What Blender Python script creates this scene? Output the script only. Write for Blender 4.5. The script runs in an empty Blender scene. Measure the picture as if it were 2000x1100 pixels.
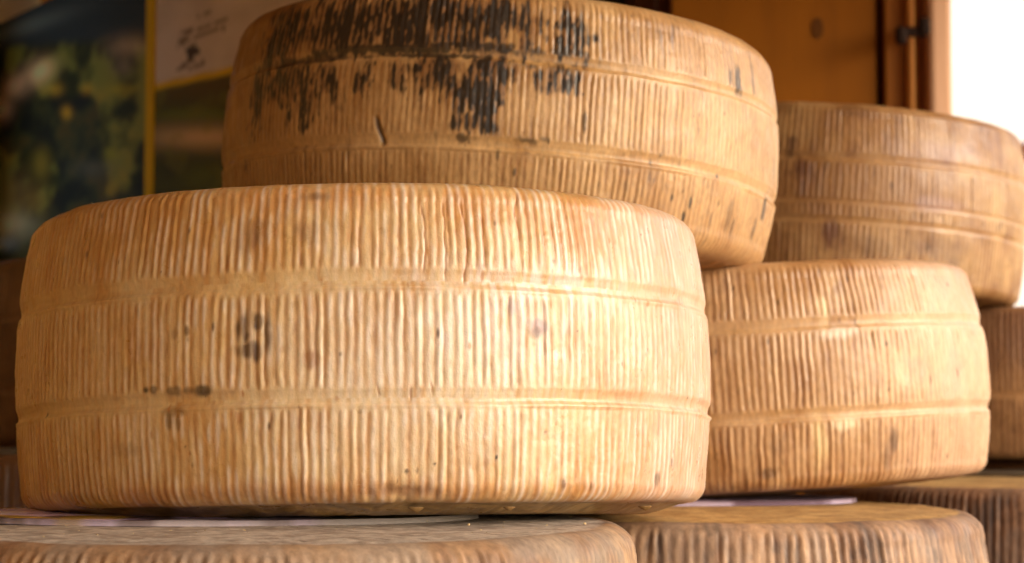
import bpy, math, random
import numpy as np
from mathutils import Vector, Matrix

# ---------------------------------------------------------------- camera, world, sun, exposure
CAMZ = 1.20                                   # camera height above the pavement
PITCH = math.atan(250 / 4000.0)
S = bpy.context.scene
COL = S.collection
cam_d = bpy.data.cameras.new('camera')
cam = bpy.data.objects.new('camera', cam_d)
COL.objects.link(cam)
cam.location = (0, 0, CAMZ)
cam.rotation_euler = (math.pi / 2 + PITCH, 0, 0)
cam_d.sensor_width = 36
cam_d.lens = 72
cam_d.clip_start = 0.02
cam_d.clip_end = 500
cam_d.dof.use_dof = True
cam_d.dof.focus_distance = 1.015
cam_d.dof.aperture_fstop = 12.5
cam_d.dof.aperture_blades = 8
S.camera = cam

SUN_DIR = Vector((0.92, -0.42, 0.44)).normalized()      # towards the sun
world = bpy.data.worlds.new('World')
S.world = world
world.use_nodes = True
nt = world.node_tree
nt.nodes.clear()
sky = nt.nodes.new('ShaderNodeTexSky')
sky.sky_type = 'NISHITA'
sky.sun_disc = False
sky.sun_elevation = math.asin(SUN_DIR.z)
sky.sun_rotation = math.atan2(SUN_DIR.x, SUN_DIR.y)
sky.altitude = 100
sky.air_density = 1.0
sky.dust_density = 3.0
sky.ozone_density = 0.6
bg = nt.nodes.new('ShaderNodeBackground')
bg.inputs['Strength'].default_value = 0.15
wo = nt.nodes.new('ShaderNodeOutputWorld')
nt.links.new(sky.outputs[0], bg.inputs['Color'])
nt.links.new(bg.outputs[0], wo.inputs['Surface'])

sun_d = bpy.data.lights.new('sun', 'SUN')
sun_d.energy = 0.9
sun_d.angle = math.radians(60)
sun_d.color = (1.0, 0.96, 0.92)
sun = bpy.data.objects.new('sun', sun_d)
COL.objects.link(sun)
sun.rotation_euler = SUN_DIR.to_track_quat('Z', 'Y').to_euler()

S.view_settings.view_transform = 'Standard'
S.view_settings.look = 'None'
S.view_settings.gamma = 1
S.view_settings.exposure = 1.16
S.render.engine = 'CYCLES'
S.cycles.use_denoising = True
S.cycles.max_bounces = 8
S.cycles.diffuse_bounces = 5
S.cycles.sample_clamp_indirect = 6

rng = np.random.default_rng(7)
random.seed(7)


# ---------------------------------------------------------------- helpers
def lin(h):
    v = [int(h[i:i + 2], 16) / 255 for i in (0, 2, 4)]
    return np.array([c / 12.92 if c <= .04045 else ((c + .055) / 1.055) ** 2.4 for c in v])


def tag(o, label=None, cat=None, group=None, kind=None):
    for k, v in (('label', label), ('category', cat), ('group', group), ('kind', kind)):
        if v:
            o[k] = v
    return o


def link_mesh(name, verts, faces, mat, parent=None, smooth=False):
    me = bpy.data.meshes.new(name)
    me.from_pydata([tuple(v) for v in verts], [], [tuple(f) for f in faces])
    me.materials.append(mat)
    if smooth:
        me.polygons.foreach_set('use_smooth', [True] * len(me.polygons))
    o = bpy.data.objects.new(name, me)
    COL.objects.link(o)
    if parent:
        o.parent = parent
    return o


def empty(name, loc=(0, 0, 0)):
    o = bpy.data.objects.new(name, None)
    o.empty_display_size = .05
    o.location = loc
    COL.objects.link(o)
    return o


def box(name, lo, hi, mat, parent=None, bev=.002, M=None):
    """a bevelled box (every edge chamfered) between two corners"""
    import bmesh
    bm = bmesh.new()
    bmesh.ops.create_cube(bm, size=1)
    lo, hi = Vector(lo), Vector(hi)
    for v in bm.verts:
        v.co = Vector([(lo[i] + hi[i]) / 2 + v.co[i] * (hi[i] - lo[i]) for i in range(3)])
    if bev:
        bmesh.ops.bevel(bm, geom=bm.edges[:], offset=bev, segments=2, affect='EDGES', profile=.5)
    if M is not None:
        bm.transform(M)
    me = bpy.data.meshes.new(name)
    bm.to_mesh(me)
    bm.free()
    me.materials.append(mat)
    o = bpy.data.objects.new(name, me)
    COL.objects.link(o)
    if parent:
        o.parent = parent
    return o


def ray(px, py):
    """direction through a point of the 2000 x 1100 photograph"""
    c, s = math.cos(PITCH), math.sin(PITCH)
    x, u = (px - 1000) / 4000., (550 - py) / 4000.
    return np.array([x, c - s * u, s + c * u])


def hash2(i, j, seed):
    n = (i.astype(np.int64) * 374761393 + j.astype(np.int64) * 668265263 + seed * 1442695041) & 0x7fffffff
    n = ((n ^ (n >> 13)) * 1274126177) & 0x7fffffff
    n = (n ^ (n >> 16)) & 0xffffff
    return n / float(0xffffff)


def vnoise(u, v, seed, per=None):
    """value noise 0..1, periodic in u with period per (in cells)"""
    i, j = np.floor(u), np.floor(v)
    fu, fv = u - i, v - j
    fu, fv = fu * fu * (3 - 2 * fu), fv * fv * (3 - 2 * fv)
    a, b = i, i + 1
    if per:
        a, b = np.mod(a, per), np.mod(b, per)
    h = lambda p, q: hash2(p, q, seed)
    return ((h(a, j) * (1 - fu) + h(b, j) * fu) * (1 - fv) + (h(a, j + 1) * (1 - fu) + h(b, j + 1) * fu) * fv)


def fbm(u, v, seed, per=None, octv=4):
    s, a, t = 0, .5, 0
    for k in range(octv):
        s = s + a * vnoise(u, v, seed + 17 * k, per)
        t += a
        u, v, a = u * 2, v * 2, a * .5
        per = per * 2 if per else None
    return s / t


def sstep(a, b, x):
    t = np.clip((x - a) / (b - a), 0, 1)
    return t * t * (3 - 2 * t)


def mixc(a, b, t):
    t = np.clip(t, 0, 1)[..., None]
    return a * (1 - t) + b * t


# ---------------------------------------------------------------- materials
def new_mat(name):
    m = bpy.data.materials.new(name)
    m.use_nodes = True
    n = m.node_tree
    return m, n, n.nodes['Principled BSDF']


def cheese_mat(name, rough=.42, grain=.10, sss=.08, fine=420, coat=.10):
    m, n, b = new_mat(name)
    N, L = n.nodes.new, n.links.new
    at = N('ShaderNodeVertexColor')
    at.layer_name = 'pigment'
    tc = N('ShaderNodeTexCoord')
    mp = N('ShaderNodeMapping')
    mp.inputs['Scale'].default_value = (1, 1, .35)
    L(tc.outputs['Object'], mp.inputs['Vector'])
    n1 = N('ShaderNodeTexNoise')
    n1.inputs['Scale'].default_value = fine
    n1.inputs['Detail'].default_value = 5
    L(mp.outputs[0], n1.inputs['Vector'])
    mr = N('ShaderNodeMapRange')
    mr.inputs[1].default_value, mr.inputs[2].default_value = .3, .7
    mr.inputs[3].default_value, mr.inputs[4].default_value = 1 - grain * 1.3, 1 + grain
    L(n1.outputs[0], mr.inputs[0])
    mx = N('ShaderNodeVectorMath')
    mx.operation = 'SCALE'
    L(at.outputs[0], mx.inputs[0])
    L(mr.outputs[0], mx.inputs['Scale'])
    L(mx.outputs[0], b.inputs['Base Color'])
    n2 = N('ShaderNodeTexNoise')
    n2.inputs['Scale'].default_value = 70
    n2.inputs['Detail'].default_value = 4
    L(tc.outputs['Object'], n2.inputs['Vector'])
    r = N('ShaderNodeMapRange')
    r.inputs[1].default_value, r.inputs[2].default_value = .3, .7
    r.inputs[3].default_value, r.inputs[4].default_value = rough - .10, rough + .16
    L(n2.outputs[0], r.inputs[0])
    L(r.outputs[0], b.inputs['Roughness'])
    b.inputs['Specular IOR Level'].default_value = .45
    if sss:
        b.inputs['Subsurface Weight'].default_value = sss
        b.inputs['Subsurface Radius'].default_value = (1, .5, .22)
        b.inputs['Subsurface Scale'].default_value = .006
    b.inputs['Coat Weight'].default_value = coat
    b.inputs['Coat Roughness'].default_value = .2
    n3 = N('ShaderNodeTexNoise')
    n3.inputs['Scale'].default_value = 1100
    n3.inputs['Detail'].default_value = 3
    L(mp.outputs[0], n3.inputs['Vector'])
    n4 = N('ShaderNodeTexNoise')
    n4.inputs['Scale'].default_value = 330
    n4.inputs['Detail'].default_value = 4
    L(tc.outputs['Object'], n4.inputs['Vector'])
    ad = N('ShaderNodeMath')
    ad.operation = 'MULTIPLY_ADD'
    ad.inputs[1].default_value = .45
    L(n3.outputs[0], ad.inputs[0])
    L(n4.outputs[0], ad.inputs[2])
    bp = N('ShaderNodeBump')
    bp.inputs['Strength'].default_value = .7
    bp.inputs['Distance'].default_value = .00035
    L(ad.outputs[0], bp.inputs['Height'])
    L(bp.outputs[0], b.inputs['Normal'])
    L(bp.outputs[0], b.inputs['Coat Normal'])
    return m


def print_mat(name, rough=.75, layer='print'):
    """flat print: the ink colours sit in the sheet's colour layer, a faint paper grain on top"""
    m, n, b = new_mat(name)
    N, L = n.nodes.new, n.links.new
    at = N('ShaderNodeVertexColor')
    at.layer_name = layer
    ns = N('ShaderNodeTexNoise')
    ns.inputs['Scale'].default_value = 500
    tc = N('ShaderNodeTexCoord')
    L(tc.outputs['Object'], ns.inputs['Vector'])
    mr = N('ShaderNodeMapRange')
    mr.inputs[3].default_value, mr.inputs[4].default_value = .9, 1.1
    L(ns.outputs[0], mr.inputs[0])
    mx = N('ShaderNodeVectorMath')
    mx.operation = 'SCALE'
    L(at.outputs[0], mx.inputs[0])
    L(mr.outputs[0], mx.inputs['Scale'])
    L(mx.outputs[0], b.inputs['Base Color'])
    b.inputs['Roughness'].default_value = rough
    b.inputs['Specular IOR Level'].default_value = .12
    return m


def wood_mat(name, c0, c1, axis=2, scale=14, rough=.6):
    m, n, b = new_mat(name)
    N, L = n.nodes.new, n.links.new
    tc = N('ShaderNodeTexCoord')
    mp = N('ShaderNodeMapping')
    sc = [1, 1, 1]
    sc[axis] = .08
    mp.inputs['Scale'].default_value = sc
    L(tc.outputs['Object'], mp.inputs['Vector'])
    n1 = N('ShaderNodeTexNoise')
    n1.inputs['Scale'].default_value = scale
    n1.inputs['Detail'].default_value = 8
    n1.inputs['Roughness'].default_value = .65
    n1.inputs['Distortion'].default_value = .6
    L(mp.outputs[0], n1.inputs['Vector'])
    cr = N('ShaderNodeValToRGB')
    cr.color_ramp.elements[0].position = .33
    cr.color_ramp.elements[1].position = .68
    cr.color_ramp.elements[0].color = (*lin(c0), 1)
    cr.color_ramp.elements[1].color = (*lin(c1), 1)
    L(n1.outputs[0], cr.inputs[0])
    L(cr.outputs[0], b.inputs['Base Color'])
    b.inputs['Roughness'].default_value = rough
    b.inputs['Specular IOR Level'].default_value = .15
    bp = N('ShaderNodeBump')
    bp.inputs['Strength'].default_value = .3
    bp.inputs['Distance'].default_value = .002
    L(n1.outputs[0], bp.inputs['Height'])
    L(bp.outputs[0], b.inputs['Normal'])
    return m


def plain_mat(name, c, rough=.5, metal=0, var=.15, scale=30):
    m, n, b = new_mat(name)
    N, L = n.nodes.new, n.links.new
    tc = N('ShaderNodeTexCoord')
    n1 = N('ShaderNodeTexNoise')
    n1.inputs['Scale'].default_value = scale
    n1.inputs['Detail'].default_value = 5
    L(tc.outputs['Object'], n1.inputs['Vector'])
    cr = N('ShaderNodeValToRGB')
    c = lin(c)
    cr.color_ramp.elements[0].position = .3
    cr.color_ramp.elements[1].position = .7
    cr.color_ramp.elements[0].color = (*(c * (1 - var)), 1)
    cr.color_ramp.elements[1].color = (*np.minimum(c * (1 + var), 1), 1)
    L(n1.outputs[0], cr.inputs[0])
    L(cr.outputs[0], b.inputs['Base Color'])
    b.inputs['Roughness'].default_value = rough
    b.inputs['Metallic'].default_value = metal
    b.inputs['Specular IOR Level'].default_value = .2
    return m


# ---------------------------------------------------------------- setting: pavement and the timber stall
ground = link_mesh('ground', [(-150, -150, 0), (150, -150, 0), (150, 150, 0), (-150, 150, 0)], [(0, 1, 2, 3)],
                   plain_mat('paving', 'A89B8C', .85, 0, .2, 3))
tag(ground, kind='structure')

M_board = wood_mat('stained_board', '824A04', '9C5C06', 2, 9, .55)
M_frame = wood_mat('frame_timber', '8A4E14', 'A66422', 2, 16, .55)
M_post_lit = wood_mat('lit_post_timber', 'D2A07A', 'E6B896', 2, 16, .6)  # pale tone carries the daylight on the post's face
M_dark = wood_mat('dark_timber', '5A2E0A', '7A4412', 0, 10, .65)
M_pine = wood_mat('pale_pine', 'A07A42', 'BC965A', 1, 10, .6)
M_iron = plain_mat('black_iron', '241208', .8, 0)
M_bead_lit = wood_mat('lit_bead_timber', 'DC9040', 'EAA860', 2, 16, .6)  # bright tone paints in the light caught along the edge

stall = empty('market_stall', (0, 2.75, 0))
tag(stall, 'orange brown wooden stall back with framed board and post coloured as daylit behind the cheeses', 'market stall')


def sbox(name, lo, hi, mat, bev=.003, M=None, parent=None):
    p = parent or stall
    off = np.array([0, 2.75, 0])
    return box(name, np.array(lo) - off, np.array(hi) - off, mat, p, bev, M)


Z = CAMZ
YB = 2.70
# x of the photograph -> X on the plane Y = YB
PX = lambda x, y=YB: (x - 1000) / 4000. * y * 1.004
sbox('back_board', (PX(1313), YB, Z - .75), (PX(1716), YB + .03, Z + .735), M_board)
sbox('frame_strip', (PX(1729), YB - .012, Z - .75), (PX(1768), YB + .04, Z + .735), M_frame)
sbox('edge_bead', (PX(1768) + .001, YB - .03, Z - .75), (PX(1784), YB + .04, Z + .735), M_bead_lit, .006)
sbox('frame_strip', (PX(1784) + .001, YB - .006, Z - .75), (PX(1805), YB + .05, Z + .735), M_frame)
sbox('corner_post', (PX(1805) + .001, YB - .045, Z - 1.2), (PX(1850), YB + .05, Z + .735), M_post_lit, .006)
# dark backing behind the gaps and the wall behind everything, left as upright planks
sbox('backing', (PX(1290), YB + .045, Z - .75), (PX(1800), YB + .06, Z + .735), M_dark)
x = -1.6
while x < PX(1290) - .15:
    w = .145
    sbox('plank', (x, 3.52 - random.uniform(0, .006), Z - 1.15), (x + w - .004, 3.55, Z + .73), M_board, .003)
    x += w
sbox('return_board', (PX(1290) - .03, YB + .062, Z - 1.15), (PX(1290), 3.55, Z + .735), M_dark)
M_knot = wood_mat('knot_wood', '522C06', '623806', 0, 30, .6)
for kx, ky, kr in ((1600, 50, .011),):
    kp = [(PX(kx) + kr * .7 * math.cos(i * math.pi / 8), 0, (800 - ky) / 4000. * 2.70 + kr * 1.3 * math.sin(i * math.pi / 8)) for i in range(16)]
    link_mesh('knot', [(a, YB - .0015 - 2.75, b + Z) for a, _, b in kp] + [(a, YB + .002 - 2.75, b + Z) for a, _, b in kp],
              [tuple(range(16))] + [(i, i + 16, (i + 1) % 16 + 16, (i + 1) % 16) for i in range(16)], M_knot, stall)
# hinge on the frame
px0, px1 = PX(1752, YB - .045), PX(1812, YB - .045)
hz = Z + (800 - 66) / 4000. * 2.68
h = sbox('hinge', (px0, YB - .058, hz - .006), (px1, YB - .046, hz + .006), M_iron, .003)
for q in (px0 + .006, px1 - .004):
    sbox('hinge_knuckle', (q - .007, YB - .062, hz - .013 + (.008 if q > px0 + .02 else -.004)), (q + .008, YB - .047, hz + .011 + (.008 if q > px0 + .02 else -.004)), M_iron, .005)
# roof, left side wall and corner post at the front: out of the frame, they shade the stack
RZ = .74
for k in range(16):
    y0 = -.68 + k * .26
    sbox('roof_board', (-1.7, y0, Z + RZ + .002 * (k % 2)), (1.12, y0 + .255, Z + RZ + .03 + .002 * (k % 2)), M_pine, .003)
for k in range(16):
    if k == 13:                               # unseen board left out on purpose: an added slot lets daylight onto the poster
        continue
    y0 = -1.15 + k * .29
    sbox('side_board', (-.84, y0, Z - 1.15), (-.81, y0 + .285, Z + RZ - .002), M_pine, .003)

# a boarded booth added unseen behind the camera: it closes off the light from the front left
M_booth = wood_mat('booth_timber', '9A6E3E', 'B4884E', 2, 10, .6)
booth = empty('added_blocker_booth', (-1.3, -1.7, 0))
tag(booth, 'added boarded booth behind the camera, blocking light from the front left', 'booth')
for k in range(20):
    box('board', (-1.9 + k * .16, 0, 0), (-1.9 + k * .16 + .156, .03 + .003 * (k % 2), 2.7), M_booth, booth, .003)
box('roof', (-2.1, -1.6, 2.7), (1.5, .35, 2.76), M_dark, booth, .01)
box('side', (1.28, -1.5, 0), (1.31, -.004, 2.7), M_dark, booth, .003)
box('side', (-1.9, -1.5, 0), (-1.87, -.004, 2.7), M_dark, booth, .003)

# pale plastered house across the square
house = empty('plastered_house', (11.5, 24, 0))
tag(house, 'white plastered house across the square, blown out behind the wooden post', 'house')
house.rotation_euler = (0, 0, math.radians(8))
M_plaster = plain_mat('white_plaster', 'E8E2DA', .9, 0, .04, 2)
M_eave = plain_mat('grey_cornice', 'D2CCC6', .8, 0, .05, 4)
box('wall', (-7.5, 0, 0), (9, 8, 9.5), M_plaster, house, .03)
box('plinth', (-7.55, -.08, 0), (9.05, .02, .8), M_eave, house, .02)
box('cornice', (-7.6, -.18, 6.9), (9.1, .02, 7.25), M_eave, house, .04)
import bmesh as _b
box('roof', (-7.9, -.6, 9.5), (9.4, 8.5, 9.9), plain_mat('roof_tiles', '8A5A40', .9, 0, .2, 6), house, .05)

counter = empty('stall_counter', (0, 1.5, 0))
tag(counter, 'brown plank counter under the lowest layer of cheeses', 'counter')
TOPZ = Z - .225
for k in range(9):
    y0 = .62 + k * .2
    box('plank', (-1.3, y0 - 1.5, TOPZ - .035), (.95, y0 + .196 - 1.5, TOPZ - .001 * (k % 2)), M_dark, counter, .003)
for xx in (-1.25, .85):
    for yy in (.7, 2.3):
        box('leg', (xx, yy - 1.5, 0), (xx + .07, yy + .07 - 1.5, TOPZ - .036), M_dark, counter, .004)


# ---------------------------------------------------------------- cheese wheels
class Wheel:
    def __init__(s, X, Y, Zr, R, H, pitch=0, roll=0, kt=.05, kb=.025, rc=.013, dome=(.004, .006), zrot=0):
        s.c = np.array([X, Y, Zr + CAMZ])
        s.R, s.H, s.kt, s.kb, s.rc, s.dome = R, H, kt, kb, rc, dome
        s.M = (Matrix.Rotation(roll, 3, 'Y') @ Matrix.Rotation(pitch, 3, 'X'))
        s.A = np.array(s.M)

    def pick(s, px, py):
        """(theta, z) on the wheel's side seen at a point of the photograph"""
        d = s.A.T @ ray(px, py)
        o = s.A.T @ (np.array([0, 0, CAMZ]) - s.c)
        R = s.R * .99
        a, b, c = d[0]**2 + d[1]**2, o[0] * d[0] + o[1] * d[1], o[0]**2 + o[1]**2 - R * R
        q = b * b - a * c
        t = (-b - math.sqrt(max(q, 0))) / a
        p = o + t * d
        return math.atan2(p[1], p[0]) % (2 * math.pi), p[2]


def wheel_mesh(W, name, mat, nrib, seg, nside, paint, bands, amp=.0008, seed=1, rough_amp=.0012, capweave=.0006,
               back_seg=3, capn=10, ring=0, label=None, group='ribbed cheese wheels piled on the stall', side_only_top=None):
    R, H, rc = W.R, W.H, W.rc
    # angles: fine towards the front, coarser at the back
    th = []
    st_f, st_b = 2 * math.pi / (nrib * seg), 2 * math.pi / (nrib * back_seg)
    a0, a1 = math.radians(172), math.radians(368)
    nf = int((a1 - a0) / st_f)
    nb = int((2 * math.pi - (a1 - a0)) / st_b)
    th = np.concatenate([np.linspace(a0, a1, nf, endpoint=False), np.linspace(a1, a0 + 2 * math.pi, nb, endpoint=False)])
    # profile from the underside's middle to the top's middle
    pr, pz, kind = [], [], []
    zt, zb = H / 2 - rc, -H / 2 + rc
    rs = lambda z: R * (1 - (W.kt if z > 0 else W.kb) * abs(z / (H / 2)) ** 2.2)
    rb, rt = rs(zb), rs(zt)
    capr = np.concatenate([np.linspace(.02, .8, capn), np.linspace(.83, 1, 16)])
    for f in capr[:-1]:
        r = f * (rb - rc)
        pr.append(r); pz.append(-H / 2 - W.dome[0] * (1 - f**3) - ring * float(sstep(1.0, .86, f) * sstep(.35, .8, f))); kind.append(-1)
    for q in np.linspace(0, 1, 12)[:-1]:
        an = q * math.pi / 2
        pr.append(rb - rc + rc * math.sin(an)); pz.append(zb - rc * math.cos(an)); kind.append(0)
    zz = np.linspace(zb, zt, nside)
    if side_only_top is not None:            # only the upper part of the side is in view: rows crowd there
        zz = np.concatenate([np.linspace(zb, zt - side_only_top, 12)[:-1], np.linspace(zt - side_only_top, zt, nside)])
    for z in zz:
        pr.append(rs(z)); pz.append(z); kind.append(0)
    for q in np.linspace(0, 1, 14)[1:]:
        an = q * math.pi / 2
        pr.append(rt - rc + rc * math.cos(an)); pz.append(zt + rc * math.sin(an)); kind.append(0)
    for f in capr[::-1][1:]:
        pr.append(f * (rt - rc)); pz.append(H / 2 + W.dome[1] * (1 - f**3)); kind.append(1)
    pr, pz, kind = np.array(pr), np.array(pz), np.array(kind)
    dr, dz = np.gradient(pr), np.gradient(pz)
    ln = np.hypot(dr, dz)
    nr, nz = dz / ln, -dr / ln
    T, Zp = np.meshgrid(th, pz)
    Rp = np.repeat(pr[:, None], len(th), 1)
    K = np.repeat(kind[:, None], len(th), 1)
    U = (T / (2 * math.pi)) % 1.0
    P = lambda n: U * n
    # ---- ribs
    warp = (fbm(P(40), Zp / .05, seed + 3, 40, 3) - .5)
    zsec = np.zeros_like(Zp)
    for i, (bz, bw, gd, ridge) in enumerate(bands):
        zsec = zsec + (Zp > bz)
    lean = (hash2(np.floor(P(23)), zsec, seed + 77) - .5) * 0
    phi = P(nrib) + .38 * warp + zsec * .37 + .18 * (vnoise(P(nrib), Zp / .012 + 50 * zsec, seed + 5, nrib) - .5)
    k = np.floor(phi)
    fine = vnoise(P(nrib * 2), Zp / .0025, seed + 8, nrib * 2)
    kk = np.mod(k, nrib)
    p = .5 - .5 * np.cos(2 * math.pi * phi)
    ra = .45 + .75 * hash2(kk, zsec, seed + 9) + .18 * np.where(np.mod(k, 2) == 0, 1, -1)
    ra = ra * (.45 + 1.0 * vnoise(kk, Zp / .03 + 9 * zsec, seed + 13, nrib))
    fade = .35 + .9 * sstep(.25, .6, fbm(P(26), Zp / .05, seed + 21, 26, 3))
    sidem = sstep(-H / 2 - .001, -H / 2 + .006, Zp) * (1 - sstep(H / 2 - rc * .75, H / 2 - rc * .12, Zp)) * (K == 0)
    bm, bd, bridge = np.zeros_like(Zp), np.zeros_like(Zp), np.zeros_like(Zp)
    for i, (bz, bw, gd, ridge) in enumerate(bands):
        wz = bz + .0012 * (fbm(P(14), 0 * Zp + i * 7.3, seed + 31, 14, 3) - .5) * 2
        q = (Zp - wz) / bw
        edge = .25 * (vnoise(P(nrib), 0 * Zp + 3 * i, seed + 37, nrib) - .5)
        m = 1 - sstep(.55, 1.25, np.abs(q) + edge * 1.3)
        bm = np.maximum(bm, m)
        bd = bd - gd * np.exp(-(q / .62) ** 4)
        bridge = bridge + ridge * np.exp(-((q + .50) / .17) ** 2) * (.5 + .9 * vnoise(P(60), 0 * Zp + i, seed + 41, 60)) \
            + .35 * ridge * np.exp(-((q - .35) / .15) ** 2) * vnoise(P(40), 0 * Zp + i + 5, seed + 43, 40)
    rib = amp * ra * (p ** .85 - .5) * fade * sidem * (1 - bm) * (.75 + .5 * fine)
    lumps = rough_amp * 2 * (fbm(P(18), Zp / .06, seed + 51, 18, 4) - .5) + \
        .0003 * (fbm(P(120), Zp / .010, seed + 53, 120, 3) - .5) + .00028 * (fbm(P(nrib), Zp / .0045, seed + 54, nrib, 3) - .5)
    # the flat faces undulate by place, not by angle, so nothing converges on their middle
    wc = sstep(.80, .97, Rp / R) * np.ones_like(Zp)
    lumpc = rough_amp * 2 * (fbm(Rp * np.cos(T) / .06 + 30, Rp * np.sin(T) / .06 + 30, seed + 57, None, 4) - .5)
    lumps = np.where(K == 0, lumps, lumps * wc + .35 * lumpc * (1 - wc))
    D = rib + lumps + (bd + bridge) * (K == 0)
    # ---- straw weave pressed into the two flat faces
    xx, yy = Rp * np.cos(T), Rp * np.sin(T)
    wa = fbm((xx * .8 + yy * .6) / .0035, (xx * -.6 + yy * .8) / .012, seed + 61, None, 3)
    wb = fbm((xx * .8 + yy * .6) / .012, (xx * -.6 + yy * .8) / .0035, seed + 62, None, 3)
    ck = sstep(.46, .54, vnoise((xx * .8 + yy * .6) / .011, (xx * -.6 + yy * .8) / .011, seed + 63))
    wv = wa * ck + wb * (1 - ck) - .5
    D = D + capweave * 2 * wv * (K != 0) * (.25 + .75 * sstep(.6, .95, Rp / R))
    extra = {}
    info = dict(T=T, Z=Zp, K=K, U=U, p=p, k=kk, sec=zsec, bm=bm, R=R, H=H, rp=Rp, wv=wv, q=P, seed=seed,
                nrib=nrib, sidem=sidem, W=W, rib=rib, xx=xx, yy=yy, phi=phi)
    color, D2 = paint(info)
    D = D + D2
    VR = Rp + D * nr[:, None]
    VZ = Zp + D * nz[:, None]
    V = np.stack([VR * np.cos(T), VR * np.sin(T), VZ], -1).reshape(-1, 3)
    nR, nC = T.shape
    base = np.arange(nR * nC).reshape(nR, nC)
    a, b = base[:-1], base[1:]
    a2, b2 = np.roll(a, -1, 1), np.roll(b, -1, 1)
    F = np.stack([a, a2, b2, b], -1).reshape(-1, 4)
    V = np.concatenate([V, [[0, 0, VZ[0].mean()], [0, 0, VZ[-1].mean()]]])
    cen = np.concatenate([color.reshape(-1, 3), [color[0].mean(0), color[-1].mean(0)]])
    t0 = np.stack([np.full(nC, len(V) - 2), np.roll(base[0], -1), base[0]], -1)
    t1 = np.stack([np.full(nC, len(V) - 1), base[-1], np.roll(base[-1], -1)], -1)
    me = bpy.data.meshes.new(name)
    nq, ntr = len(F), 2 * nC
    me.vertices.add(len(V))
    me.vertices.foreach_set('co', V.astype(np.float32).ravel())
    li = np.concatenate([F.ravel(), t0.ravel(), t1.ravel()]).astype(np.int32)
    me.loops.add(len(li))
    me.loops.foreach_set('vertex_index', li)
    me.polygons.add(nq + ntr)
    tot = np.concatenate([np.full(nq, 4), np.full(ntr, 3)]).astype(np.int32)
    me.polygons.foreach_set('loop_start', np.concatenate([[0], np.cumsum(tot)[:-1]]).astype(np.int32))
    me.polygons.foreach_set('use_smooth', np.ones(nq + ntr, bool))
    me.update(calc_edges=True)
    ca = me.color_attributes.new('pigment', 'FLOAT_COLOR', 'POINT')
    ca.data.foreach_set('color', np.concatenate([np.clip(cen, .004, .95), np.ones((len(cen), 1))], 1).astype(np.float32).ravel())
    me.materials.append(mat)
    o = bpy.data.objects.new(name, me)
    COL.objects.link(o)
    o.matrix_world = Matrix.Translation(W.c) @ W.M.to_4x4()
    tag(o, label, 'cheese', group)
    return o


def adiff(T, t):
    return (T - t + math.pi) % (2 * math.pi) - math.pi


def blob(I, x, y, rx, ry, soft=.5, warp=.5, seed=0):
    """mask of a stain at a point of the side; rx, ry in metres; ragged rim"""
    t, z = I['W'].pick(x, y)
    du = adiff(I['T'], t) * I['R'] / rx
    dv = (I['Z'] - z) / ry
    d = np.sqrt(du * du + dv * dv)
    nrib = I['nrib']
    d = d + warp * (fbm(I['q'](nrib), I['Z'] / .008, 300 + seed, nrib, 2) - .5) * 2
    return (1 - sstep(1 - soft, 1 + soft * .5, d)) * (I['K'] == 0)


def rind(I, pal, valley=.55, mott=.8, sp=.5, s=0):
    """pigment of a washed, basket-pressed rind: cream to tan with darker matter and some painted shade in the grooves"""
    q, Z, seed = I['q'], I['Z'], I['seed'] + 500 + s
    nrib = I['nrib']
    big = fbm(q(9), Z / .07, seed, 9, 4)
    mid = fbm(q(50), Z / .03, seed + 1, 50, 4)
    streak = fbm(q(nrib), Z / .035 + 31 * I['sec'], seed + 2, nrib, 3)
    finest = fbm(q(nrib * 2), Z / .006, seed + 3, nrib * 2, 3)
    c = mixc(lin(pal[0]), lin(pal[1]), sstep(.30, .70, big * .6 + mid * .4))
    c = mixc(c, lin(pal[2]), mott * sstep(.48, .78, mid * .55 + streak * .45))
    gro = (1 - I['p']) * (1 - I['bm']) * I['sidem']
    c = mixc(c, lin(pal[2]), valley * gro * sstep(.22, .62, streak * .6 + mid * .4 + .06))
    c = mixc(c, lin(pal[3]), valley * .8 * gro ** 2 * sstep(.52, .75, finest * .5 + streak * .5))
    c = mixc(c, lin(pal[3]), sp * sstep(.66, .80, finest * .6 + mid * .4))
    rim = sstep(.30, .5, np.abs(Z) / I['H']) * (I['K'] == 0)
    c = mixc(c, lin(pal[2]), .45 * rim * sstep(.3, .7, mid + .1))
    return c


def specks(I, c, n, col, seed, size=.0012, th0=185, th1=355):
    g = np.random.default_rng(seed)
    for _ in range(n):
        t = math.radians(g.uniform(th0, th1))
        z = g.uniform(-.46, .46) * I['H']
        s = size * g.uniform(.4, 1.3)
        el = g.uniform(1, 3.2)
        du = adiff(I['T'], t) * I['R'] / s
        dv = (I['Z'] - z) / (s * el)
        c = mixc(c, lin(col), g.uniform(.25, .85) * (1 - sstep(.3, 1.3, np.hypot(du, dv))) * (I['K'] == 0))
    return c


def crack(I, D, c, pts, width, depth, col):
    """a split in the rind along points of the photograph"""
    q = [I['W'].pick(*a) for a in pts]
    zs = np.array([b for a, b in q]); ts = np.unwrap(np.array([a for a, b in q]))
    o = np.argsort(zs)
    tl = np.interp(I['Z'], zs[o], ts[o])
    wob = .0006 * (vnoise(I['Z'] / .004, 0 * I['Z'], 91) - .5) * 2
    du = np.abs(adiff(I['T'], tl) * I['R'] + wob)
    inz = sstep(zs.min() - .002, zs.min() + .003, I['Z']) * (1 - sstep(zs.max() - .003, zs.max() + .002, I['Z']))
    m = np.exp(-(du / width) ** 2) * inz * (I['K'] == 0)
    return D - depth * m, mixc(c, lin(col), .8 * m)


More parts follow.
